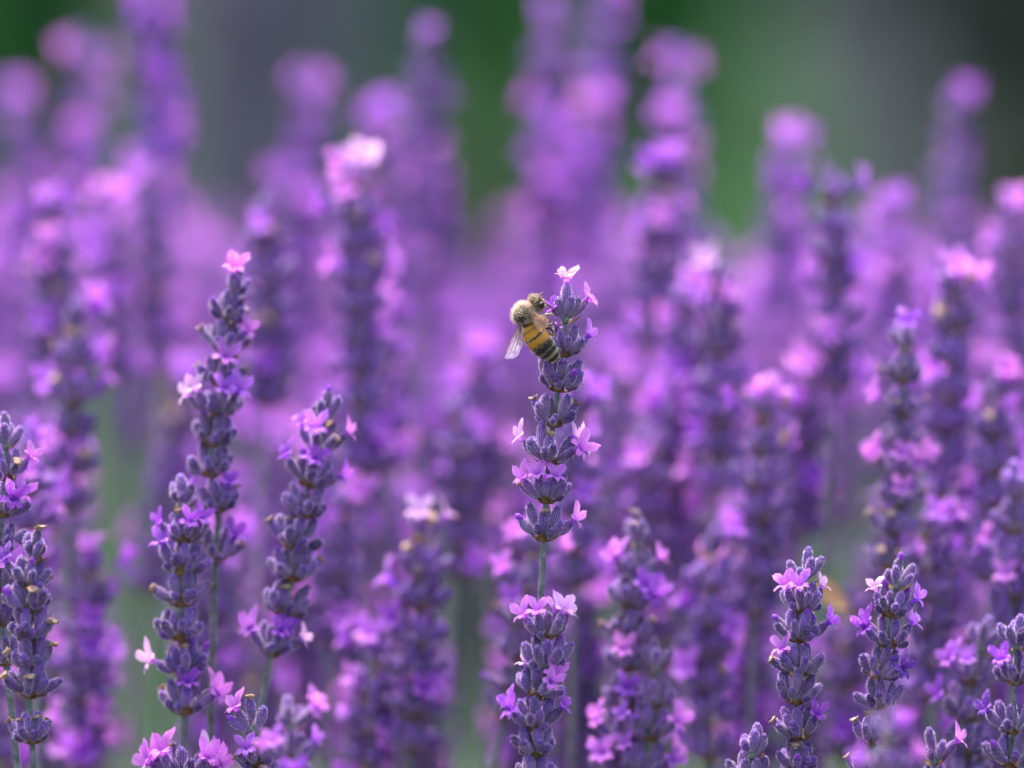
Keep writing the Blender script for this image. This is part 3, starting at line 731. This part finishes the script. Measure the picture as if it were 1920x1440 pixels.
def catm(P, u):
    n = len(P)-1; x = u*n; i = min(int(x), n-1); f = x-i
    g = lambda k: P[max(0, min(n, k))]
    a, b_, c, d = g(i-1), g(i), g(i+1), g(i+2)
    return [0.5*((2*b_[k])+(-a[k]+c[k])*f+(2*a[k]-5*b_[k]+4*c[k]-d[k])*f*f+(-a[k]+3*b_[k]-3*c[k]+d[k])*f**3) for k in range(5)]
DORS = Vector((-.45, -.85, .1)).normalized()
def ring_at(u):
    s0 = catm(SP, u); s1 = catm(SP, min(1, u+.005)); s2 = catm(SP, max(0, u-.005))
    c = bp(s0[0], s0[1], s0[2]); T = (bp(*s1[:3])-bp(*s2[:3])).normalized()
    dd = (DORS-T*DORS.dot(T)).normalized(); side = T.cross(dd).normalized()
    rw, rt = max(.03, s0[3]), max(.03, s0[4])
    if u > .57:                                    # overlapping abdominal plates
        x = ((u-.57)/.43*6.3) % 1; rw *= 1+.045*x-.02; rt *= 1+.045*x-.02
    return c, T, dd, side, rw, rt
bb = MB(); rows = []; NR, NS = 130, 30
for k in range(NR+1):
    u = k/NR; c, T, dd, side, rw, rt = ring_at(u)
    rows.append([bb.vert((c + dd*(rt*math.cos(2*math.pi*i/NS)) + side*(rw*math.sin(2*math.pi*i/NS)))*MM, u, .5-.5*math.cos(2*math.pi*i/NS)) for i in range(NS)])
bb.grid(rows, 0, True); bb.face(tuple(rows[0][::-1])); bb.face(tuple(rows[-1]))
body = link('body', bb.mesh('body', [M_BEE]), bee)
q = random.Random(4)
fu = MB()
def furs(u0, u1, n, L, mfun, wd=.018, keep=None, lean=-.5):
    for _ in range(n):
        u = q.uniform(u0, u1); a = q.random()*6.283
        c, T, dd, side, rw, rt = ring_at(u)
        nrm = (dd*math.cos(a)/rt + side*math.sin(a)/rw).normalized()
        if keep and not keep(u, a): continue
        p = c + dd*rt*math.cos(a)*.97 + side*rw*math.sin(a)*.97
        d = nrm + T*(-lean) + Vector([q.uniform(-.45, .45) for _ in range(3)])
        fu.spike(p*MM, d, q.uniform(.6, 1.15)*L*MM, wd*MM, mfun(u, a))
bald = lambda u, a: not (.40 < u < .47 and -.5 < math.remainder(a, 6.283) < 1.0 and q.random() < .85)
furs(.25, .47, 7200, .95, lambda u, a: 0 if q.random() < .74 else 1, keep=bald, lean=-.1)
furs(.04, .25, 2200, .75, lambda u, a: 1 if q.random() < .7 else 0, lean=0)
furs(.57, .76, 1300, .32, lambda u, a: 1 if q.random() < .6 else 0, wd=.010)
furs(.72, .98, 900, .34, lambda u, a: 1 if q.random() < .6 else 2, wd=.012)
furs(.66, .97, 1900, .5, lambda u, a: 0, wd=.014, keep=lambda u, a: abs(math.remainder(a, 6.283)) > 1.75)
for uu in (.70, .765, .815, .87, .935): furs(uu-.012, uu+.01, 420, .42, lambda u, a: 0, wd=.014)
link('fur', fu.mesh('fur', [M_FUR, M_FURB, M_FURD]), bee)
# eyes
def ell(c, ax, rad, seg=16, rg=10):
    b = MB(); rows = []; x, y, z = ax
    for k in range(rg+1):
        th = math.pi*k/rg
        rows.append([b.vert((Vector(c) + x*(rad[0]*math.sin(th)*math.cos(2*math.pi*i/seg)) + y*(rad[1]*math.sin(th)*math.sin(2*math.pi*i/seg)) + z*(rad[2]*math.cos(th)))*MM, k/rg) for i in range(seg)])
    b.grid(rows, 0, True); return b
c, T, dd, side, rw, rt = ring_at(.11)
for sgn in (-1, 1):
    ec = c + side*sgn*rw*(.74 if sgn*side.x > 0 else .6) + dd*(.4 if sgn*side.x > 0 else -.25)
    link('eye', ell(ec, (side, T, dd), (.6, .75, 1.2)).mesh('eye', [M_EYE]), bee)
# antennae: scape and flagellum
for pts in ([bp(1013, 563, -.5), bp(1016, 560.5, -1.3), bp(1022, 566, -1.8), bp(1029, 571, -1.8), bp(1033, 577.5, -1.4)],
            [bp(1009, 562, .3), bp(1008, 556, -.1), bp(1013, 551, .2), bp(1019, 549, .6)]):
    a = MB(); a.tube([p*MM for p in pts], [.09*MM, .085*MM, .12*MM, .12*MM, .1*MM][:len(pts)], 7); link('antenna', a.mesh('antenna', [M_LEG]), bee)
# legs: coxa, femur, tibia, tarsus
LEGS = [([(1000, 584, .3), (1012, 592, -.8), (1022, 588.5, -1.6), (1034, 586.5, -1.5), (1036, 589, -.9), (1031, 591, -.5)], [.32, .36, .30, .22, .14, .10], M_LEGP),
        ([(999, 588, .9), (1014, 600, .6), (1025, 612, .1), (1034, 608, .3), (1037, 604, .6)], [.32, .36, .34, .2, .1], M_LEG),
        ([(990, 598, 1.0), (1008, 606, 1.0), (1022, 616, .2), (1032, 614, -.3), (1036, 621, .2), (1035, 628, .8)], [.34, .42, .5, .44, .2, .1], M_LEG),
        ([(1000, 580, 1.0), (1014, 580, 1.5), (1024, 574, 2.0), (1036, 578, 2.4), (1044, 584, 2.6)], [.28, .32, .26, .15, .09], M_LEG),
        ([(993, 596, 1.3), (1010, 604, 2.2), (1024, 602, 3.0), (1040, 612, 3.2), (1046, 618, 3.2)], [.3, .34, .28, .15, .09], M_LEG),
        ([(990, 600, 1.4), (1010, 616, 2.2), (1028, 628, 2.8), (1042, 636, 3.0), (1048, 640, 3.0)], [.34, .42, .42, .2, .1], M_LEG)]
for pts, rad, mt in LEGS:
    P = [bp(*p) for p in pts]; a = MB(); a.tube([p*MM for p in P], [r_*MM*.85 for r_ in rad], 8)
    for _ in range(160):
        k = q.randrange(len(P)-1); f = q.random(); p = P[k].lerp(P[k+1], f)
        d = Vector([q.uniform(-1, 1) for _ in range(3)]); a.spike(p*MM, d, (rad[k]+.3)*MM, .012*MM, 1)
    link('leg', a.mesh('leg', [mt, M_FURB]), bee)
# wings: thin films with raised veins
def wing(root, tip, across, L0, width, mat, name, back=0., lean=.0, seed=0):
    ax = (tip-root); L = ax.length; ax.normalize(); ac = (across-ax*across.dot(ax)).normalized(); nr = ax.cross(ac)
    def pt(u, v):
        lead = .10*math.sin(math.pi*u**.8)*width*1.1
        wv = width*(.16+.84*math.sin(math.pi*min(1, u*.93+.02)**1.35)**.75) if u < .97 else width*.22
        e = 1+.05*math.sin(u*17+seed)*v
        return root + ax*(L*u) + ac*(lead - wv*v*e) + nr*(.18*math.sin(u*9)*v+.12*math.cos(v*14+u*3)*.6)
    b = MB(); rows = [[b.vert(pt(i/22, j/9)*MM, i/22) for j in range(10)] for i in range(23)]
    b.grid(rows); wo = link(name, b.mesh(name, [mat]), bee)
    v = MB()
    for f0, f1, e in ((0, 0, .97), (.12, .10, .9), (.3, .32, .85), (.42, .6, .8), (.5, .85, .6)):
        v.tube([(pt(e*k/10, f0+(f1-f0)*k/10)+nr*-.02)*MM for k in range(11)], [.075*MM*(1-.04*k) for k in range(11)], 5)
    for u, a0, a1 in ((.35, .11, .31), (.55, .1, .32), (.72, .1, .32), (.45, .31, .5), (.65, .32, .55)):
        v.tube([(pt(u+.03*k/3, a0+(a1-a0)*k/3)+nr*-.02)*MM for k in range(4)], .03*MM, 5)
    link('wing_vein', v.mesh('wing_vein', [M_VEIN]), wo)
wing(bp(976, 600, -1.6), bp(946, 671, -.6), Vector((-1, 0, -.35)), 7, 2.5, M_WING, 'wing')
wing(bp(977, 602, -1.3), bp(961, 656, .1), Vector((-.6, .3, -.2)), 5, 1.9, M_WING, 'wing', seed=2)
wing(bp(995, 584, -1.9), bp(1012, 617, -4.4), Vector((-1, 0, -.5)), 5, 2.7, M_WINGB, 'wing', seed=1)
wing(bp(995, 587, -1.7), bp(1008, 615, -3.6), Vector((-.8, .3, -.5)), 4, 2.2, M_WINGB, 'wing', seed=3)

# a dry tan leaf caught between the spikes behind the sharp right pair
lf = MB(); rows = []
for j in range(9):
    v = j/8; wd = .0042*math.sin(math.pi*(v*.9+.06))
    rows.append([lf.vert((.0075*v, .0015*math.sin(v*3)+wd*u*.3, wd*.6*u-.004*v*v+.0008*abs(u)), v) for u in (-1, -.5, 0, .5, 1)])
lf.grid(rows)
dl = link('dried_leaf', lf.mesh('dried_leaf', [mat_noise('dry_leaf', (0.45, 0.25, 0.10), (0.65, 0.40, 0.2), 300, tr=.3)])); dl.location = at(1522, 1112, 1.075)
tag(dl, 'blurred tan dry leaf behind the top of the sharp spike right of centre', 'leaf')
